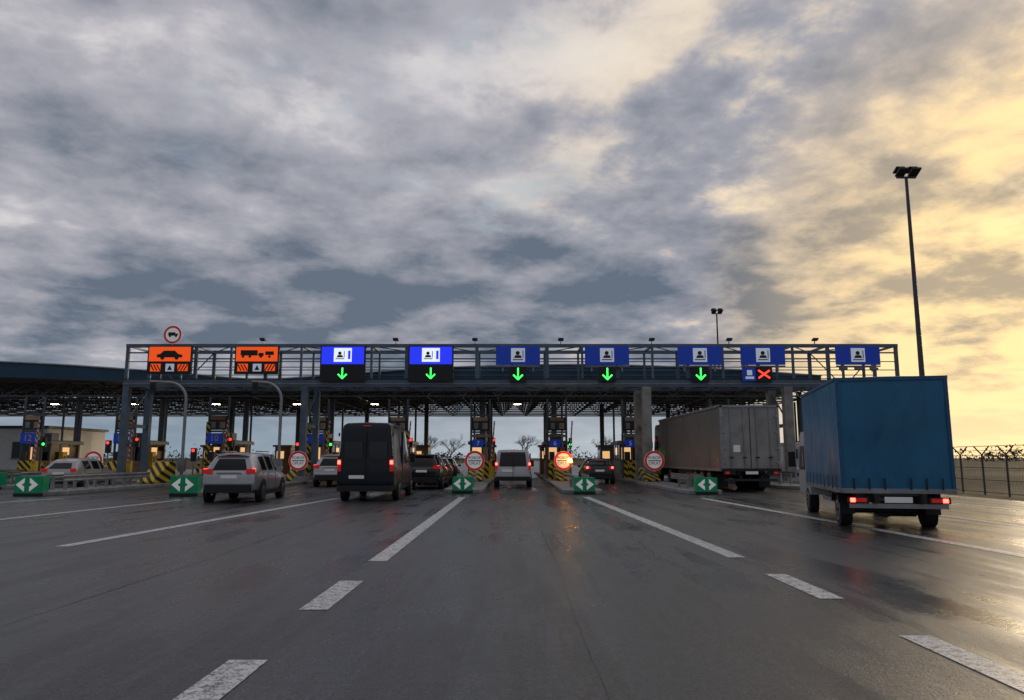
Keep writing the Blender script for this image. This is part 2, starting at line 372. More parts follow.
for i,x in enumerate(ISL):
    tip={-31:38,-25:36,-19:29.6,-12.9:29.6,-7.6:38,-2.1:32,3.0:31.2,8.0:31,13.9:36,20.6:44}[x]
    island(x,tip)
    if x not in(-7.6,20.6,13.9,-31): cushion(x,tip-.1,1.0 if x<-10 else .86)
    k=['tan','tan','brown','tan','tan','tan','brown','grey','tan','grey'][i]
    booth(x,50.5 if abs(x)<15 else 49,12-i,k)
    if x in(-25,-19,-31): guardrail(x,tip+1.6,tip+9)
    elif x!=20.6: guardrail(x,tip+1.8,tip+5)
    rs={-25:44.6,-12.9:43.2,-2.1:42.0,3.0:43.6,8.0:42}.get(x)
    if x>-15: wedge(x,tip+7.4 if not rs else rs+.4,1.0)
    else: wedge(x,tip+9.2,1.3)
    if x<-26: continue
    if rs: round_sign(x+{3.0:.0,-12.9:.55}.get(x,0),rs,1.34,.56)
    g=MB(); g.box((0,0,1.3),(1.3,2.2,2.2),k); g.box((0,0,1.7),(1.34,1.9,.9),'glass'); g.box((0,0,2.48),(1.6,2.6,.16),'grey'); g.box((-.2,-1.105,1.75),(.6,.02,.6),'warmwin'); g.obj('payment_kiosk',loc=(x,63,.0),bevel=.02)
    for yy in(46.6,47.6):
        g=MB(); g.cyl((0,0,.15),(0,0,1.15),.1,'stripeY'); g.cyl((0,0,1.15),(0,0,1.2),.1,'yel',.04); g.obj('bollard',loc=(x-.55,yy,0))
# small amber warning beacon beside the round sign
g=MB(); g.cyl((0,0,.16),(0,0,1.20),.035,'galv'); g.cyl((0,0,1.20),(0,0,1.24),.14,'black'); g.cyl((0,0,1.24),(0,0,1.47),.125,'amber',.09,n=16); g.obj('warning_beacon',loc=(3.32,42.9,0))
def goose(x,y,h,arm):
    g=MB(); pts=[Vector((0,0,.15)),Vector((0,0,h-1.0))]
    for i in range(1,9):
        t=i/8*math.pi/2; pts.append(Vector((-1.0+math.cos(t)*1.0,0,h-1.0+math.sin(t)*1.0)))
    pts.append(Vector((-arm,0,h+.05)))
    for a,b in zip(pts,pts[1:]): g.cyl(a,b,.085,'galv',n=10)
    g.box((0,-.02,1.1),(.35,.3,.7),'grey'); g.box((-arm+.2,0,h-.3),(.28,.2,.6),'black'); g.cyl((-arm+.2,-.11,h-.2),(-arm+.2,-.13,h-.2),.08,'black')
    g.obj('signal_mast',loc=(x,y,0))
goose(-18.3,41.5,5.7,2.1); goose(-12.95,41.5,5.7,1.7)
def tlight(x,y,z,on):
    g=MB(); g.cyl((0,0,.15),(0,0,z-.4),.05,'galv'); g.box((0,0,z),(.3,.22,.8),'black')
    for j,c in enumerate(('redled','black','grnled')):
        lit=(c=='redled' and on=='r') or (c=='grnled' and on=='g')
        g.cyl((0,-.11,z+.25-j*.25),(0,-.14,z+.25-j*.25),.09,c if lit else 'dark')
    g.obj('traffic_light',loc=(x,y,0))
tlight(-25.6,47.3,2.2,'r'); tlight(-19.6,46,1.7,'r'); tlight(-18.5,47,1.6,'g'); tlight(-13.5,47,2.1,'r'); tlight(-7.0,47,2.1,'r'); tlight(8.6,46.8,2.1,'g')

# ---------------------------------------------------------------- gantry
g=MB(); XL,XR=-22.9,22.9; YF,YB=43.5,46.2; ZB,ZT=5.85,8.1
for y in(YF,YB):
    g.box((0,y,ZT),(XR-XL,.2,.2),'steel'); g.box((0,y,ZB),(XR-XL,.22,.42),'steel')
    g.box((0,y,ZT-.42),(XR-XL,.08,.08),'steel'); g.box((0,y,7.15),(XR-XL,.05,.05),'steel'); g.box((0,y,6.65),(XR-XL,.05,.05),'steel')
    n=22
    for i in range(n+1):
        x=XL+(XR-XL)*i/n
        wd=.13 if i%2 else .2
        xx=min(max(x,XL+wd/2),XR-wd/2)
        g.box((xx,y,(ZB+ZT)/2+.05),(wd,.13,ZT-ZB-.3),'steel')
n=22
for i in range(n+1):
    x=XL+(XR-XL)*i/n; xx=min(max(x,XL+.1),XR-.1)
    for z in(ZT,ZB-.1): g.box((xx,(YF+YB)/2,z),(.12,YB-YF-.2,.12),'steel')
    if i<n:
        x2=XL+(XR-XL)*(i+1)/n
        a,b=(YF,YB) if i%2 else (YB,YF)
        g.cyl((x,a,ZB-.12),(x2,b,ZB-.12),.04,'steel',n=6); g.cyl((x,a,ZT-.02),(x2,b,ZT-.02),.035,'steel',n=6)
        if i in(0,1,20,21): g.cyl((x,YB,ZB if i%2 else ZT),(x2,YB,ZT if i%2 else ZB),.04,'steel',n=6)
g.box((0,(YF+YB)/2,ZB+.02),(XR-XL-.3,1.2,.04),'galv')
for x,c in((-22.7,'s'),(-12.2,'s'),(7.9,'c'),(16.2,'c'),(22.6,'s')):
    for y in(YF,YB):
        if c=='s': g.box((x,y,(5.64+.17)/2),(.36,.36,5.64-.17),'steel')
        else: g.box((x,y,(5.64+.17)/2),(.5,.5,5.64-.17),'conc')
        g.box((x,y,.3),(.7,.7,.3),'conc')
    g.box((x,(YF+YB)/2,3.4),(.16,YB-YF-.4,.2),'steel'); g.cyl((x,YF,3.5),(x,YB,5.6),.05,'steel',n=6)
for i,x in enumerate((-20,-9,-1.5,3,9,14.5)): g.box((x,YF-.3,5.55),(.3,.25,.12),'dark')
for x in(-14.8,-6.9,-2.2,2.9,8.3,12.9,18): # small inspection lamps on the top chord
    g.box((x,YF-.02,ZT+.22),(.05,.05,.26),'galv'); g.box((x,YF-.12,ZT+.36),(.32,.3,.09),'dark',rx=R(-15))
g.cyl((XL,YF-.16,ZB+.26),(XR,YF-.16,ZB+.26),.03,'black',n=6); g.cyl((XL,YF-.16,ZB-.05),(XR,YF-.16,ZB-.05),.025,'galv',n=6)
g.obj('toll_gantry',smooth=False)
for x in (-22.7,16.2): 
    g=MB(); g.box((x,44.9,.1),(1.4,4.4,.18),'kerb'); g.obj('concrete_plinth',smooth=False,bevel=.02)

def pic_booth(g,cx,cz,y,s,wk,bk='black'):
    g.box((cx,y,cz),(s,.012,s),wk); y-=.01
    g.cyl((cx-.02*s,y,cz+.14*s),(cx-.02*s,y-.006,cz+.14*s),.15*s,bk,n=14)
    g.ext([(cx-.3*s,y,cz-.22*s),(cx+.28*s,y,cz-.22*s),(cx+.2*s,y,cz-.02*s),(cx-.2*s,y,cz-.02*s)],(0,-.006,0),bk)
    g.box((cx,y,cz-.34*s),(.75*s,.008,.07*s),bk); g.box((cx+.36*s,y,cz+.05*s),(.06*s,.008,.55*s),bk)
def arrow(g,cx,cz,y,s,k):
    t=.11*s
    g.box((cx,y,cz+.1*s),(t,.01,.75*s),k)
    for sx in(-1,1): g.box((cx+sx*.17*s,y,cz-.23*s),(t,.0105,.52*s),k,ry=sx*R(45))
def cross(g,cx,cz,y,s,k):
    for sx in(-1,1): g.box((cx,y,cz),(.11*s,.01 if sx>0 else .0106,.95*s),k,ry=sx*R(55))
def led_sign(x,kind):
    e=empty('lane_sign',(x,YF-.28,0)); g=MB(); y=-.09
    if kind=='orange' or kind=='orange2':
        g.box((0,0,7.2),(2.6,.16,1.66),'black')
        g.box((0,y,7.55),(2.44,.02,.86),'orgled')
        yy=y-.015
        if kind=='orange':
            g.ext([(-.75,yy,7.35),(.75,yy,7.35),(.75,yy,7.5),(.5,yy,7.56),(.3,yy,7.75),(-.35,yy,7.75),(-.55,yy,7.56),(-.75,yy,7.52)],(0,-.006,0),'black')
            for s_ in(-.42,.42): g.cyl((s_,yy,7.33),(s_,yy-.009,7.33),.12,'black')
        else:
            g.box((-.45,yy,7.62),(1.0,.008,.32),'black'); g.box((.25,yy,7.52),(.3,.008,.2),'black'); g.box((.75,yy,7.6),(.5,.008,.22),'black')
            for s_ in(-.8,-.4,.25,.75): g.cyl((s_,yy,7.4),(s_,yy-.009,7.4),.08,'black')
        g.box((-.8,y,6.75),(.6,.02,.45),'orgled'); g.box((.05,y,6.75),(.5,.02,.45),'whled2'); g.box((.8,y,6.75),(.6,.02,.4),'orgled')
        g.ext([(-.1,yy,6.6),(.2,yy,6.6),(.05,yy,6.9)],(0,-.006,0),'black')
        for j in range(-1,2): g.box((.8+j*.18,yy,6.75),(.07,.006,.42),'black',ry=R(30))
        for j in range(-1,2): g.box((-.8+j*.18,yy,6.75),(.07,.006,.42),'black',ry=R(-30))
    elif kind=='bright':
        g.box((0,0,7.0),(2.66,.16,2.1),'black'); g.box((0,y,7.47),(2.5,.02,1.04),'blueled')
        g.box((0,y-.008,7.5),(1.05,.02,.82),'whled')
        pic_booth(g,-.16,7.5,y-.022,.68,'whled'); g.box((.38,y-.022,7.5),(.14,.008,.5),'blueled')
        arrow(g,0,6.4,y,.72,'grnled')
    else:
        g.box((0,0,7.47),(2.6,.1,1.1),'bluesign'); g.box((0,.0,6.84),(2.6,.08,.08),'grey')
        pic_booth(g,0,7.5,-.06,.82,'whled2')
        if kind=='x': g.box((-.85,-.06,6.35),(.8,.06,.8),'bluesign'); g.box((-.85,-.1,6.45),(.3,.01,.3),'whled2'); g.box((-.85,-.1,6.15),(.5,.01,.14),'whled2')
        if kind!='last':
            g.box((0,0,6.36),(.98,.18,.86),'black')
            if kind=='x': cross(g,0,6.36,-.1,.85,'redled')
            else: arrow(g,0,6.36,-.1,.78,'grnled')
        else:
            for sx in(-1,0,1): g.box((sx*.9,-.02,6.7),(.5,.06,.12),'grey')
    for sx in(-.9,.9): g.box((sx,.16,7.3),(.08,.16,1.5),'galv')
    g.obj('sign_cabinet',e,smooth=False); return e
def gx(p): return (p-512)/740*43.6
led_sign(gx(170),'orange'); led_sign(gx(257),'orange2'); led_sign(gx(343),'bright'); led_sign(gx(431),'bright')
for p in(518,607,700): led_sign(gx(p),'blue')
led_sign(gx(763),'x'); led_sign(gx(858),'last')
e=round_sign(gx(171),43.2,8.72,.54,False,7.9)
g=MB(); g.box((-.05,-.01,8.76),(.42,.008,.2),'black'); g.box((.24,-.01,8.72),(.14,.008,.13),'black')
for s_ in(-.15,.2): g.cyl((s_,-.008,8.63),(s_,-.016,8.63),.06,'black')
g.obj('truck_pictogram',e)

# ---------------------------------------------------------------- canopy
def rz_(x):
    a=1.35*max(0,math.cos(min(abs(x+42)/24,1)*math.pi/2)); b=1.0*max(0,math.cos(min(abs(x-4)/20,1)*math.pi/2))
    return 6.75+a+b
g=MB(); x=-62; xs=[]
while x<=21.6: xs.append(x); x+=1.0
Y0,Y1=50,74.5
for a,b in zip(xs,xs[1:]):
    za,zb=rz_(a),rz_(b)
    g.poly([(a,Y0,za),(b,Y0,zb),(b,Y1,zb+.1),(a,Y1,za+.1)],'roof')
    ta=.6+.35*(za-6.75); tb=.6+.35*(zb-6.75)
    g.poly([(a,Y0,za-ta),(b,Y0,zb-tb),(b,Y0,zb),(a,Y0,za)],'roof')
    g.poly([(a,Y1,za-.5),(a,Y1,za+.1),(b,Y1,zb+.1),(b,Y1,zb-.5)],'roof')
    g.poly([(a,Y0,za-ta),(a,Y1,za-.5),(b,Y1,zb-.5),(b,Y0,zb-tb)],'soffit')
g.poly([(xs[-1],Y0,rz_(xs[-1])),(xs[-1],Y1,rz_(xs[-1])+.1),(xs[-1],Y1,rz_(xs[-1])-.5),(xs[-1],Y0,rz_(xs[-1])-.6)],'roof')
for a,b in zip(xs,xs[1:]):
    g.cyl((a,Y0-.06,rz_(a)+.03),(b,Y0-.06,rz_(b)+.03),.07,'galv',n=6)
zb=5.65; st=2.4
nx=int((21-(-61))/st); ny=10
def T(a,b,r=.045,k='steeld'): g.cyl(a,b,r,k,n=5)
for i in range(nx+1):
    for j in range(ny+1):
        x=-61+i*st; y=Y0+.2+j*st
        if i<nx: T((x,y,zb),(x+st,y,zb),.06)
        if j<ny: T((x,y,zb),(x,y+st,zb),.06)
        if i<nx and j<ny:
            c=(x+st/2,y+st/2,min(rz_(x+st/2)-.75,6.75))
            for dx,dy in((0,0),(st,0),(0,st),(st,st)): T((x+dx,y+dy,zb),c,.035)
            if i<nx-1: T(c,(c[0]+st,c[1],min(rz_(x+1.5*st)-.75,6.75)),.045)
for x in ISL:
    for y in(53,66): g.cyl((x,y,.1),(x,y,6.2),.2,'steeld',n=12)
g2=MB()
for x in(-34,-28,-22,-16,-10.2,.4):
    for y in(55,):
        g2.box((x,y,5.5),(.6,.25,.1),'grey'); g2.box((x,y,5.44),(.5,.18,.02),'warm'); g2.cyl((x,y,5.5),(x,y,5.66),.03,'grey',n=5)
o=g.obj('toll_canopy',smooth=False); g2.obj('canopy_lamps',o)

g=MB()
g.box((-42,60,1.9),(14,8,3.6),'white'); 
for i in range(5): g.box((-47.5+i*2.7,55.98,2.1),(1.6,.08,1.2),'glass'); g.box((-47.5+i*2.7,55.95,1.45),(1.8,.12,.08),'grey')
g.box((-42,60,3.8),(14.4,8.4,.2),'dark'); g.box((-35.6,55.98,1.2),(.9,.08,2.1),'dark')
g.obj('service_building',smooth=False)

# ---------------------------------------------------------------- lighting masts
M['galvd']=mat('weathered_mast_steel',(.10,.10,.11),.5,.4)
def mast(x,y,h):
    g=MB(); g.cyl((0,0,0),(0,0,h),.17,'galvd',.08,n=12); g.cyl((0,0,0),(0,0,.25),.3,'conc',n=12)
    g.box((0,0,h),(1.1,.1,.1),'galvd')
    for sx in(-.36,.36):
        g.box((sx,-.25,h+.22),(.5,.65,.11),'dark',rx=R(-24)); g.box((sx,.05,h+.46),(.48,.5,.08),'dark',rx=R(-24)); g.box((sx,0,h+.2),(.07,.07,.5),'galvd')
    g.obj('floodlight_mast',loc=(x,y,0),bevel=.01)
mast(22.3,40,17.2); mast(23.1,82,17.6)

# ---------------------------------------------------------------- fence
g=MB(); P=[(18.7,16),(18.9,24),(19.8,33),(21.2,40),(24,50),(30,75),(34,110)]
path=[]
for a,b in zip(P,P[1:]):
    a=Vector(a);b=Vector(b);n=max(1,round((b-a).length/1.9))
    for i in range(n): path.append(a.lerp(b,i/n))
path.append(Vector(P[-1]))
H=1.62
for i,p in enumerate(path):
    g.cyl((p.x,p.y,0),(p.x,p.y,H),.04,'galvd',n=7)
    d=(path[min(i+1,len(path)-1)]-path[max(i-1,0)]).normalized(); s=Vector((d.y,-d.x,0))
    for sg in(-1,1): g.cyl((p.x,p.y,H),(p.x+s.x*sg*.3,p.y+s.y*sg*.3,H+.36),.03,'galvd',n=6)
    if i<len(path)-1:
        q=path[i+1]
        for z in(.1,.6,1.1,H-.03): g.cyl((p.x,p.y,z),(q.x,q.y,z),.012,'galvd',n=4)
        for sg in(-1,1):
            for t in(.5,1): g.cyl((p.x+s.x*sg*.3*t,p.y+s.y*sg*.3*t,H+.36*t),(q.x+s.x*sg*.3*t,q.y+s.y*sg*.3*t,H+.36*t),.008,'galvd',n=3)
        for t in range(10):
            a=p.lerp(q,t/10); b=p.lerp(q,min(1,(t+3)/10)); b2=p.lerp(q,max(0,(t-3)/10))
            g.cyl((a.x,a.y,.05),(b.x,b.y,H),.0025,'galvd',n=3); g.cyl((a.x,a.y,.05),(b2.x,b2.y,H),.0025,'galvd',n=3)
g.obj('security_fence',smooth=False)

# ---------------------------------------------------------------- vegetation
M['leaf']=mat('distant_foliage',(.05,.055,.05),.9,0,.4,.05)
M['bark']=mat('bark',(.06,.05,.04),.9)
g=MB(); rnd=random.Random(3)
for i in range(620):
    a=R(rnd.uniform(-60,62)); rr=rnd.uniform(330,480); cx,cy=math.sin(a)*rr,math.cos(a)*rr
    h=rnd.uniform(3,6)*(1+.6*noise.noise((a*9,0,0)))
    if abs(cx)<14: continue
    for j in range(20):
        u=Vector((rnd.gauss(0,1),rnd.gauss(0,.6),0))*h*.5; z=rnd.uniform(0,1)**.8*h*1.2*max(.2,1-abs(u.x)/h/1.6)
        s_=rnd.uniform(.3,.9); c=Vector((cx,cy,z))+u
        p=[c+Vector((rnd.uniform(-s_,s_),rnd.uniform(-s_,s_),rnd.uniform(-s_,s_))) for _ in range(4)]
        g.poly(p[:3],'leaf'); g.poly([p[0],p[2],p[3]],'leaf')
g.obj('distant_tree_line',smooth=False)
def tree(x,y,h,seed):
    rd=random.Random(seed); g=MB()
    def br(p,d,l,r,dep):
        q=p+d*l; g.cyl(p,q,r,'bark',r*.7,n=5 if dep<2 else 3)
        if dep==6: return
        for k in range(3 if dep<5 else 2):
            nd=(d+Vector((rd.gauss(0,.45),rd.gauss(0,.45),rd.gauss(.08,.3)))).normalized(); br(p.lerp(q,rd.uniform(.6,1)),nd,l*rd.uniform(.6,.85),r*.62,dep+1)
    br(Vector((0,0,0)),Vector((0,0,1)),h*.26,h*.02,0)
    g.obj('bare_tree',loc=(x,y,0),smooth=False)
for x,y,h,s in((2.2,140,8.5,1),(-19,165,9,2),(-28,140,8,3),(-38,148,9,4),(20,160,8,5),(-14,170,9,6),(11,175,8,7)): tree(x,y,h,s)

# ---------------------------------------------------------------- vehicles
def wheel(g,x,y,r,w_=.22):
    s=1 if x>0 else -1
    g.cyl((x-s*w_,y,r),(x,y,r),r,'rub',n=24); g.cyl((x,y,r),(x+s*.012,y,r),r*.66,'rim',n=20); g.cyl((x+s*.012,y,r),(x+s*.02,y,r),r*.16,'black',n=10)
    for i in range(5):
        t=i*2*math.pi/5+.3; g.box((x+s*.014,y+math.cos(t)*r*.38,r+math.sin(t)*r*.38),(.008,r*.14,r*.4),'black',rx=t)
def body(e,st,dys,paint,crease,rearglass=True):
    g=MB(); rows=[]
    n=len(st)
    for si,(y,wl,wt,zs,zb,zt,tag) in enumerate(st):
        z4=max(zt-.1,zb+.012); z5=max(zt-.025,z4+.008)
        pts=[(wl*.93,zs),(wl,zs+.2),(wl,max(zb-.2,zs+.25)),(wl*.965,zb),(wt,z4),(wt*.86,z5),(0,max(zt,z5+.004))]
        if si==0: pts=[(px_,y+dys[k],pz) for k,(px_,pz) in enumerate(pts)]
        else: pts=[(px_,y,pz) for k,(px_,pz) in enumerate(pts)]
        rows.append(pts)
    V=[];idx=[]
    for pts in rows:
        r=[];l=[]
        for k,p in enumerate(pts):
            V.append(p); r.append(len(V)-1)
            if k<6: V.append((-p[0],p[1],p[2])); l.append(len(V)-1)
            else: l.append(r[-1])
        idx.append((r,l))
    Fb=[];Fg=[];Fd=[]
    for s in range(n-1):
        (r,l),(r2,l2)=idx[s],idx[s+1]; tag=st[s][6]
        for k in range(6):
            tgt=Fb
            if k==3 and tag=='G': tgt=Fg
            if k in(4,5) and tag=='W': tgt=Fg
            tgt.append((r[k],r2[k],r2[k+1],r[k+1])); tgt.append((l[k],l[k+1],l2[k+1],l2[k]))
        Fd.append((r[0],l[0],l2[0],r2[0]))
    def cap(s,glass,rev):
        r,l=idx[s]; inn=[]
        for k in range(6):
            p=V[r[k]]; q=.84
            V.append((p[0]*q,p[1],p[2])); a=len(V)-1; V.append((-p[0]*q,p[1],p[2])); inn.append((a,len(V)-1))
        fs=[]
        for k in range(5):
            fs.append(((r[k],r[k+1],inn[k+1][0],inn[k][0]),0)); fs.append(((inn[k][1],inn[k+1][1],l[k+1],l[k]),0))
            fs.append(((inn[k][0],inn[k+1][0],inn[k+1][1],inn[k][1]),glass and k==3))
        fs.append(((r[5],r[6],l[5],inn[5][1],inn[5][0]),0))
        for f,gl in fs:
            f=f[::-1] if rev else f
            (Fg if gl else Fb).append(f)
    cap(0,rearglass,False); cap(n-1,False,True)
    g.v+=V
    for fs,k in((Fb,paint),(Fg,'glass'),(Fd,'black')):
        i=g.mi(k)
        for f in fs: g.f.append(list(f)); g.m.append(i)
    return g.obj('body',e,sub=2,crease=crease)
def fin(e,g,name='fittings'): g.obj(name,e,bevel=.008)

def suv(name,x,y,rz,paint,brake=True):
    e=empty(name,(x,y,0),rz)
    st=[(0,.86,.60,.36,1.06,1.60,'B'),(.85,.93,.665,.30,1.06,1.68,'G'),(1.5,.935,.68,.28,1.04,1.70,'B'),(1.6,.935,.68,.28,1.04,1.70,'G'),
        (2.45,.935,.68,.28,1.02,1.69,'B'),(2.55,.935,.68,.28,1.02,1.68,'G'),(2.95,.935,.66,.28,1.01,1.62,'W'),(3.65,.93,.70,.28,.98,1.05,'B'),(4.35,.90,.68,.3,.86,.92,'B'),(4.62,.78,.6,.36,.70,.76,'B')]
    body(e,st,[.10,.0,.02,.07,.34,.44,.48],paint,.3)
    g=MB()
    for sx in(-1,1):
        for wy in(.85,3.62):
            g.cyl((sx*.80,wy,.37),(sx*.945,wy,.37),.42,'black',n=24); wheel(g,sx*.965,wy,.345)
        g.box((sx*.70,.06,1.06),(.30,.12,.15),'tail',rz=sx*R(18)); g.box((sx*.80,.09,1.09),(.09,.10,.10),'brake' if brake else 'tail',rz=sx*R(22))
        g.box((sx*.62,.0,.50),(.16,.05,.05),'tail')
        g.box((sx*1.02,2.75,1.1),(.2,.12,.16),paint); g.box((sx*.58,1.9,1.725),(.04,1.7,.04),'galv')
        g.box((sx*.945,2.2,.32),(.04,2.2,.14),'black')
        for wy in(1.95,2.85): g.box((sx*.938,wy,.88),(.015,.16,.03),'grey')
        for wy in(1.55,2.5): g.box((sx*.932,wy,.7),(.012,.012,.6),'black')
    g.box((0,-.01,.48),(1.5,.12,.26),'black'); g.box((0,.0,.66),(1.62,.1,.05),paint); g.box((0,.02,.88),(.52,.03,.115),'whiter'); g.box((0,.0,1.0),(.8,.03,.04),'galv')
    g.box((0,.42,1.62),(1.1,.22,.03),paint); g.box((0,.33,1.61),(.3,.03,.025),'tail')
    g.box((.0,.17,1.18),(.32,.02,.02),'black'); g.cyl((-.5,-.03,.3),(-.5,.1,.3),.035,'galv')
    fin(e,g); return e
def hatch(name,x,y,rz,paint,brake=True):
    e=empty(name,(x,y,0),rz)
    st=[(0,.80,.56,.32,.98,1.38,'B'),(.75,.88,.62,.26,.96,1.47,'G'),(1.4,.89,.64,.24,.95,1.50,'B'),(1.48,.89,.64,.24,.95,1.50,'G'),
        (2.25,.89,.64,.24,.93,1.49,'B'),(2.33,.89,.64,.24,.93,1.48,'G'),(2.7,.89,.62,.24,.92,1.42,'W'),(3.4,.88,.66,.24,.88,.94,'B'),(4.05,.85,.62,.26,.76,.82,'B'),(4.28,.72,.55,.32,.6,.66,'B')]
    body(e,st,[.08,.0,.02,.08,.42,.52,.56],paint,.3)
    g=MB()
    for sx in(-1,1):
        for wy in(.75,3.35):
            g.cyl((sx*.76,wy,.33),(sx*.90,wy,.33),.37,'black',n=24); wheel(g,sx*.915,wy,.31)
        g.box((sx*.66,.06,.93),(.24,.12,.16),'tail',rz=sx*R(18)); g.box((sx*.70,.05,.95),(.12,.12,.10),'brake' if brake else 'tail',rz=sx*R(18))
        g.box((sx*.96,2.5,1.0),(.18,.1,.14),paint)
        for wy in(1.45,2.3): g.box((sx*.885,wy,.65),(.012,.012,.5),'black')
    g.box((0,.0,.42),(1.4,.1,.2),'black'); g.box((0,.02,.78),(.52,.03,.115),'whiter'); g.box((0,.40,1.41),(.3,.03,.025),'tail')
    fin(e,g); return e
def van(name,x,y,rz,paint,Lg=5.9,W=2.0,H=2.75,glass=False,brake=True,sideglass=False):
    e=empty(name,(x,y,0),rz); w_=W/2; bl=1.35 if H>2.3 else 1.05; G='G' if sideglass else 'B'
    nose=1.15 if H>2.3 else .98
    st=[(0,w_*.97,w_*.82,.38,bl,H-.03,'B'),(.5,w_,w_*.86,.34,bl,H,G),(Lg*.35,w_,w_*.87,.3,bl,H,'B'),(Lg*.37,w_,w_*.87,.3,bl,H,G),(Lg*.58,w_,w_*.87,.3,bl,H-.02,'B'),(Lg*.61,w_,w_*.86,.3,bl,H-.05,'G'),
        (Lg*.74,w_,w_*.82,.3,bl-.05,H-.2,'W'),(Lg*.88,w_*.98,w_*.75,.3,nose,nose+.12,'B'),(Lg*.97,w_*.94,w_*.7,.32,nose-.2,nose-.08,'B'),(Lg,w_*.84,w_*.6,.38,nose-.4,nose-.3,'B')]
    body(e,st,[.08,0,0,.02,.12,.17,.2],paint,.62,rearglass=glass)
    g=MB(); wr=.36 if H>2.3 else .33
    for sx in(-1,1):
        for wy in(Lg*.21,Lg*.82):
            g.cyl((sx*(w_-.15),wy,wr+.03),(sx*(w_+.012),wy,wr+.03),wr+.07,'black',n=24); wheel(g,sx*(w_+.03),wy,wr)
        zt=1.25 if H>2.3 else 1.1
        g.box((sx*(w_*.97-.07),.0,zt),(.12,.1,.42),'tail'); g.box((sx*(w_*.97-.07),-.03,zt+.1),(.10,.08,.13),'brake' if brake else 'tail')
        g.box((sx*(w_+.12),Lg*.72,bl+.15),(.2,.12,.34),'black')
        g.box((sx*(w_+.004),Lg*.45,.62),(.02,Lg*.5,.12),'black')
        g.box((sx*(w_-.03),Lg*.36,H*.55),(.08,.015,H*.7),'black')
        if not glass: g.box((sx*w_*.42,.025,1.75),(w_*.62,.03,.6),'glass')
        for z in(.75,1.5,H-.45): g.box((sx*(w_*.93),.0,z),(.05,.06,.12),'black')
    g.box((0,-.03,.46),(W*.94,.16,.2),'black'); g.box((0,.0,H*.52),(.016,.05,H*.72),'black')
    g.box((-.3,-.02,.85),(.52,.03,.115),'whiter'); g.box((.06,-.02,1.15),(.05,.04,.2),'black'); g.box((0,.13,H-.14),(.28,.04,.03),'tail')
    fin(e,g); return e
M['silver']=mat('silver_car_paint',(.50,.51,.53),.28,.5,.08,1,coat=.6)
M['silverd']=mat('silver_beige_car_paint',(.46,.45,.44),.3,.4,.1,1,coat=.6)
M['darkblue']=mat('dark_blue_van_paint',(.006,.012,.020),.3,.0,.15,1,coat=.25,spec=.35)
M['blackp']=mat('black_car_paint',(.01,.011,.012),.2,.1,.1,1,coat=.6)
M['greyp']=mat('graphite_car_paint',(.05,.055,.06),.25,.3,.1,1,coat=.6)
M['whitep']=mat('white_car_paint',(.66,.67,.68),.3,0,.06,1,coat=.6)
suv('silver_suv_car',-9.45,25,R(4),'silver')
van('dark_van',-5.05,25.8,R(1),'darkblue')
hatch('silver_hatchback_car',-21.2,35,R(3),'silverd',False)
suv('white_suv_car',-9.5,39,0,'whitep',True)
suv('black_suv_car',-4.3,35.5,0,'blackp')
hatch('grey_hatchback_car',-4.4,41.5,0,'greyp'); hatch('black_hatchback_car',-4.5,48,0,'blackp')
van('white_van',0.05,38,0,'whitep',4.9,1.88,1.93,True,True,True)
hatch('dark_hatchback_car',5.05,43,0,'blackp')
van('white_panel_van',18.3,47.5,0,'whitep',5.4,2.0,2.5,False,True)
hatch('graphite_hatchback_car',.5,60,0,'greyp')
suv('dark_suv_car',-15.9,44,0,'blackp',True)

# --- blue box truck
def tarp_mat(name,c,rough=.42,var=.1):
    m=mat(name,c,rough,0,var,.7); nt=m.node_tree; L=nt.links.new; b=nt.nodes['Principled BSDF']
    tc=nn(nt,'ShaderNodeTexCoord'); mp=nn(nt,'ShaderNodeMapping'); mp.inputs['Scale'].default_value=(1,1,.25); L(tc.outputs['Object'],mp.inputs[0])
    n=nn(nt,'ShaderNodeTexNoise'); n.inputs['Scale'].default_value=2.2; n.inputs['Detail'].default_value=2; n.inputs['Distortion'].default_value=.6; L(mp.outputs[0],n.inputs[0])
    bp=nn(nt,'ShaderNodeBump'); bp.inputs['Strength'].default_value=.9; bp.inputs['Distance'].default_value=.12; L(n.outputs['Fac'],bp.inputs['Height'])
    L(bp.outputs[0],b.inputs['Normal']); return m
M['tarp']=tarp_mat('blue_tarpaulin',(.022,.165,.32),.36,.14); M['tarps']=mat('blue_tarpaulin_seam',(.02,.12,.26),.4)
M['curt']=tarp_mat('grey_curtain',(.17,.155,.14)); M['door']=mat('trailer_doors',(.36,.35,.34),.45,.1,.2,1.5)
def cab(g,y0,w_,H,paint):
    pr=[(y0,.5),(y0+1.9,.5),(y0+2.05,.9),(y0+2.0,H*.5),(y0+1.55,H-.15),(y0+1.3,H),(y0+.1,H),(y0,H-.1)]
    g.ext([(-w_/2,a,b) for a,b in pr],(w_,0,0),paint)
    for sx in(-1,1):
        g.ext([(sx*(w_/2+.004),y0+.8,H*.52),(sx*(w_/2+.004),y0+1.85,H*.52),(sx*(w_/2+.004),y0+1.5,H*.82),(sx*(w_/2+.004),y0+.8,H*.82)],(sx*.01,0,0),'glass')
        g.box((sx*(w_/2+.22),y0+1.75,H*.65),(.2,.1,.45),'black')
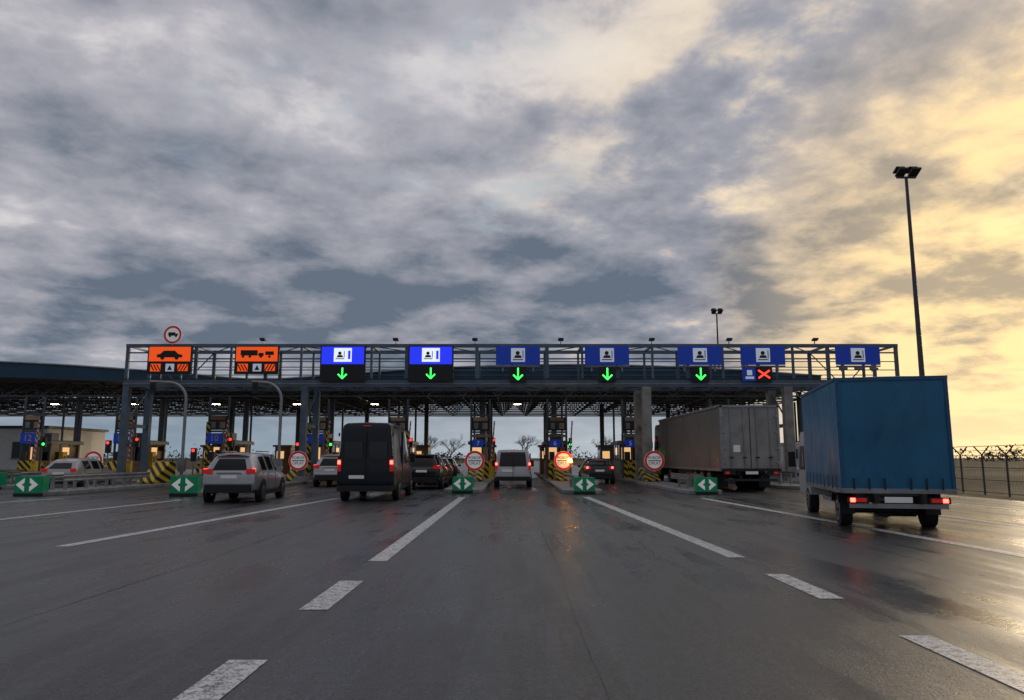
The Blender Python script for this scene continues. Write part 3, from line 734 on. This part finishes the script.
def box_truck(x,y,rz):
    e=empty('blue_box_truck',(x,y,0),rz); W=2.2; Lg=4.7; z0,z1=.86,3.22
    g=MB(); nx_,nz_,ny_=16,16,24
    def bulge(u,v): return .035*math.sin(math.pi*u)*math.sin(math.pi*v)
    def wr(a,b): return .012*noise.noise((a*2.3,b*1.1,3))
    def grid(fn,nu,nv,k):
        vs=[];fs=[]
        for j in range(nv+1):
            for i in range(nu+1): vs.append(fn(i/nu,j/nv))
        for j in range(nv):
            for i in range(nu): a=j*(nu+1)+i; fs.append((a,a+1,a+nu+2,a+nu+1))
        g.add(vs,fs,k)
    H_=z1-z0
    edge=lambda u,v:min(u,1-u,v,1-v)>1e-4
    grid(lambda u,v:(-W/2+u*W,(-bulge(u,v)-wr(u*4,v*4) if edge(u,v) else 0),z0+v*H_),nx_,nz_,'tarp')
    for sx in(-1,1):
        f=lambda u,v,sx=sx:(sx*(W/2+((bulge(u*3%1,v)+wr(u*9,v*4)) if edge(u,v) else 0)),u*Lg,z0+v*H_)
        grid(f if sx>0 else (lambda u,v:f(1-u,v)),ny_*2,nz_,'tarp')
    grid(lambda u,v:(-W/2+u*W,v*Lg,z1+(.03*math.sin(math.pi*u) if edge(u,v) else 0)),nx_,ny_,'tarp')
    g.box((0,Lg-.01,(z0+z1)/2),(W-.05,.05,H_-.02),'tarps')
    g.obj('tarpaulin_body',e)
    g=MB()
    for sx in(-1,1):
        g.box((sx*(W/2+.01),Lg/2,z1-.03),(.03,Lg,.07),'tarps'); g.box((sx*(W/2-.03),-.015,(z0+z1)/2),(.07,.03,H_),'tarps')
        g.box((sx*(W/2-.02),Lg/2,z0-.05),(.08,Lg,.1),'galv')
        for i in range(9): g.box((sx*(W/2+.03),.3+i*.5,z0+.12),(.012,.03,.3),'black')
        g.box((sx*.45,Lg/2+.6,.66),(.09,Lg+1.6,.2),'black')
        for wy in(1.15,5.35): wheel(g,sx*.98,wy,.34,.24)
        g.ext([(sx*.82,.72,.52),(sx*.82,.8,.76),(sx*.82,1.5,.76),(sx*.82,1.58,.52),(sx*.82,1.52,.52),(sx*.82,1.46,.71),(sx*.82,.84,.71),(sx*.82,.78,.52)],(sx*.22,0,0),'black')
        g.box((sx*.78,.02,.62),(.42,.07,.13),'black'); g.box((sx*.89,-.02,.62),(.10,.03,.08),'brake'); g.box((sx*.72,-.02,.62),(.20,.03,.08),'tail')
        g.box((sx*.97,-.02,.80),(.06,.03,.05),'tail'); g.box((sx*.86,.75,.42),(.3,.02,.28),'black')
        g.box((sx*.62,2.9,.5),(.5,1.5,.1),'galv')
        for i in range(3): g.box((sx*.25+sx*i*.3,-.06,z0+.1),(.03,.02,.24),'black')
    g.box((0,.0,z0-.05),(W,.08,.1),'galv'); g.box((0,-.01,z1-.04),(W,.03,.08),'tarps')
    g.box((0,.05,.5),(1.9,.08,.1),'galv'); g.box((0,-.005,.63),(.54,.02,.12),'whiter'); g.box((0,-.01,.76),(.9,.02,.1),'dark')
    g.cyl((-.98,1.15,.34),(.98,1.15,.34),.06,'black'); g.cyl((0,1.15,.34),(.0,1.35,.34),.16,'black'); g.box((-.4,2.4,.55),(.5,.7,.35),'black'); g.cyl((.3,2.2,.42),(.9,2.2,.42),.28,'rub')
    cab(g,4.85,1.95,2.25,'whitep')
    fin(e,g,'chassis_and_cab'); return e
box_truck(8.08,15.75,R(-13))

def semi(x,y):
    e=empty('semi_trailer_truck',(x,y,0)); W=2.58; Lg=13.4; z0,z1=1.02,3.78
    g=MB(); nu=140
    for sx in(-1,1):
        vs=[];fs=[]
        for i in range(nu+1):
            t=i/nu; off=.018*math.sin(t*Lg*2*math.pi/.62)+.015*noise.noise((t*14,sx,0))
            for zz in(z0,z0+.9,z1-.25,z1): vs.append((sx*(W/2+(off if zz<z1 else 0)),t*Lg,zz))
        for i in range(nu):
            for j in range(3):
                a=i*4+j; f=(a,a+4,a+5,a+1); fs.append(f if sx>0 else f[::-1])
        g.add(vs,fs,'curt')
    g.poly([(-W/2,0,z1),(W/2,0,z1),(W/2,Lg,z1),(-W/2,Lg,z1)],'curt'); g.box((0,Lg-.02,(z0+z1)/2),(W-.05,.06,z1-z0-.02),'door')
    g.obj('curtain_sides',e)
    g=MB(); g.box((0,0,(z0+z1)/2),(W,.08,z1-z0),'door')
    for sx in(-1,1):
        g.box((sx*(W/2-.05),-.06,(z0+z1)/2),(.1,.06,z1-z0),'galv')
        for xx in(.28,.85): g.cyl((sx*xx,-.08,z0+.02),(sx*xx,-.08,z1-.05),.022,'galv',n=8)
        for xx in(.28,.85): g.box((sx*xx,-.1,z0+.5),(.16,.05,.06),'black')
        for zz in(1.3,1.9,2.6,3.3): g.box((sx*(W/2-.1),-.07,zz),(.18,.06,.07),'galv')
        g.box((sx*.95,-.02,.86),(.5,.1,.16),'black'); g.box((sx*1.05,-.08,.86),(.18,.03,.1),'tail'); 
        g.box((sx*.95,1.2,.5),(.5,.03,.6),'black')
        g.box((sx*(W/2+.01),Lg/2,z0-.04),(.06,Lg,.12),'galv'); g.box((sx*(W/2+.02),Lg/2,z1-.02),(.06,Lg,.1),'galv')
        for wy in(2.3,3.6,4.9): wheel(g,sx*1.24,wy,.5,.36)
        wheel(g,sx*1.22,14.6,.5,.3); wheel(g,sx*1.22,10.9,.5,.5)
        g.box((sx*.45,Lg/2,.86),(.12,Lg,.26),'black'); g.box((sx*1.1,7.6,.7),(.04,3.4,.5),'black')
    g.box((0,-.03,z0-.03),(W,.12,.12),'black'); g.box((0,.08,.55),(2.3,.1,.1),'dark'); g.box((0,-.06,z1-.04),(W,.06,.1),'galv'); g.box((0,-.09,.86),(.54,.02,.12),'whiter')
    g.box((0,-.045,(z0+z1)/2),(.03,.02,z1-z0-.1),'black')
    g.box((-.6,-.05,1.9),(.3,.012,.3),'whiter')
    for sx in(-1,1): g.box((sx*.45,.05,.72),(.08,.1,.3),'black')
    cab(g,13.6,2.45,3.55,'greyp')
    fin(e,g,'frame_doors_and_cab')
semi(10.38,32.5)
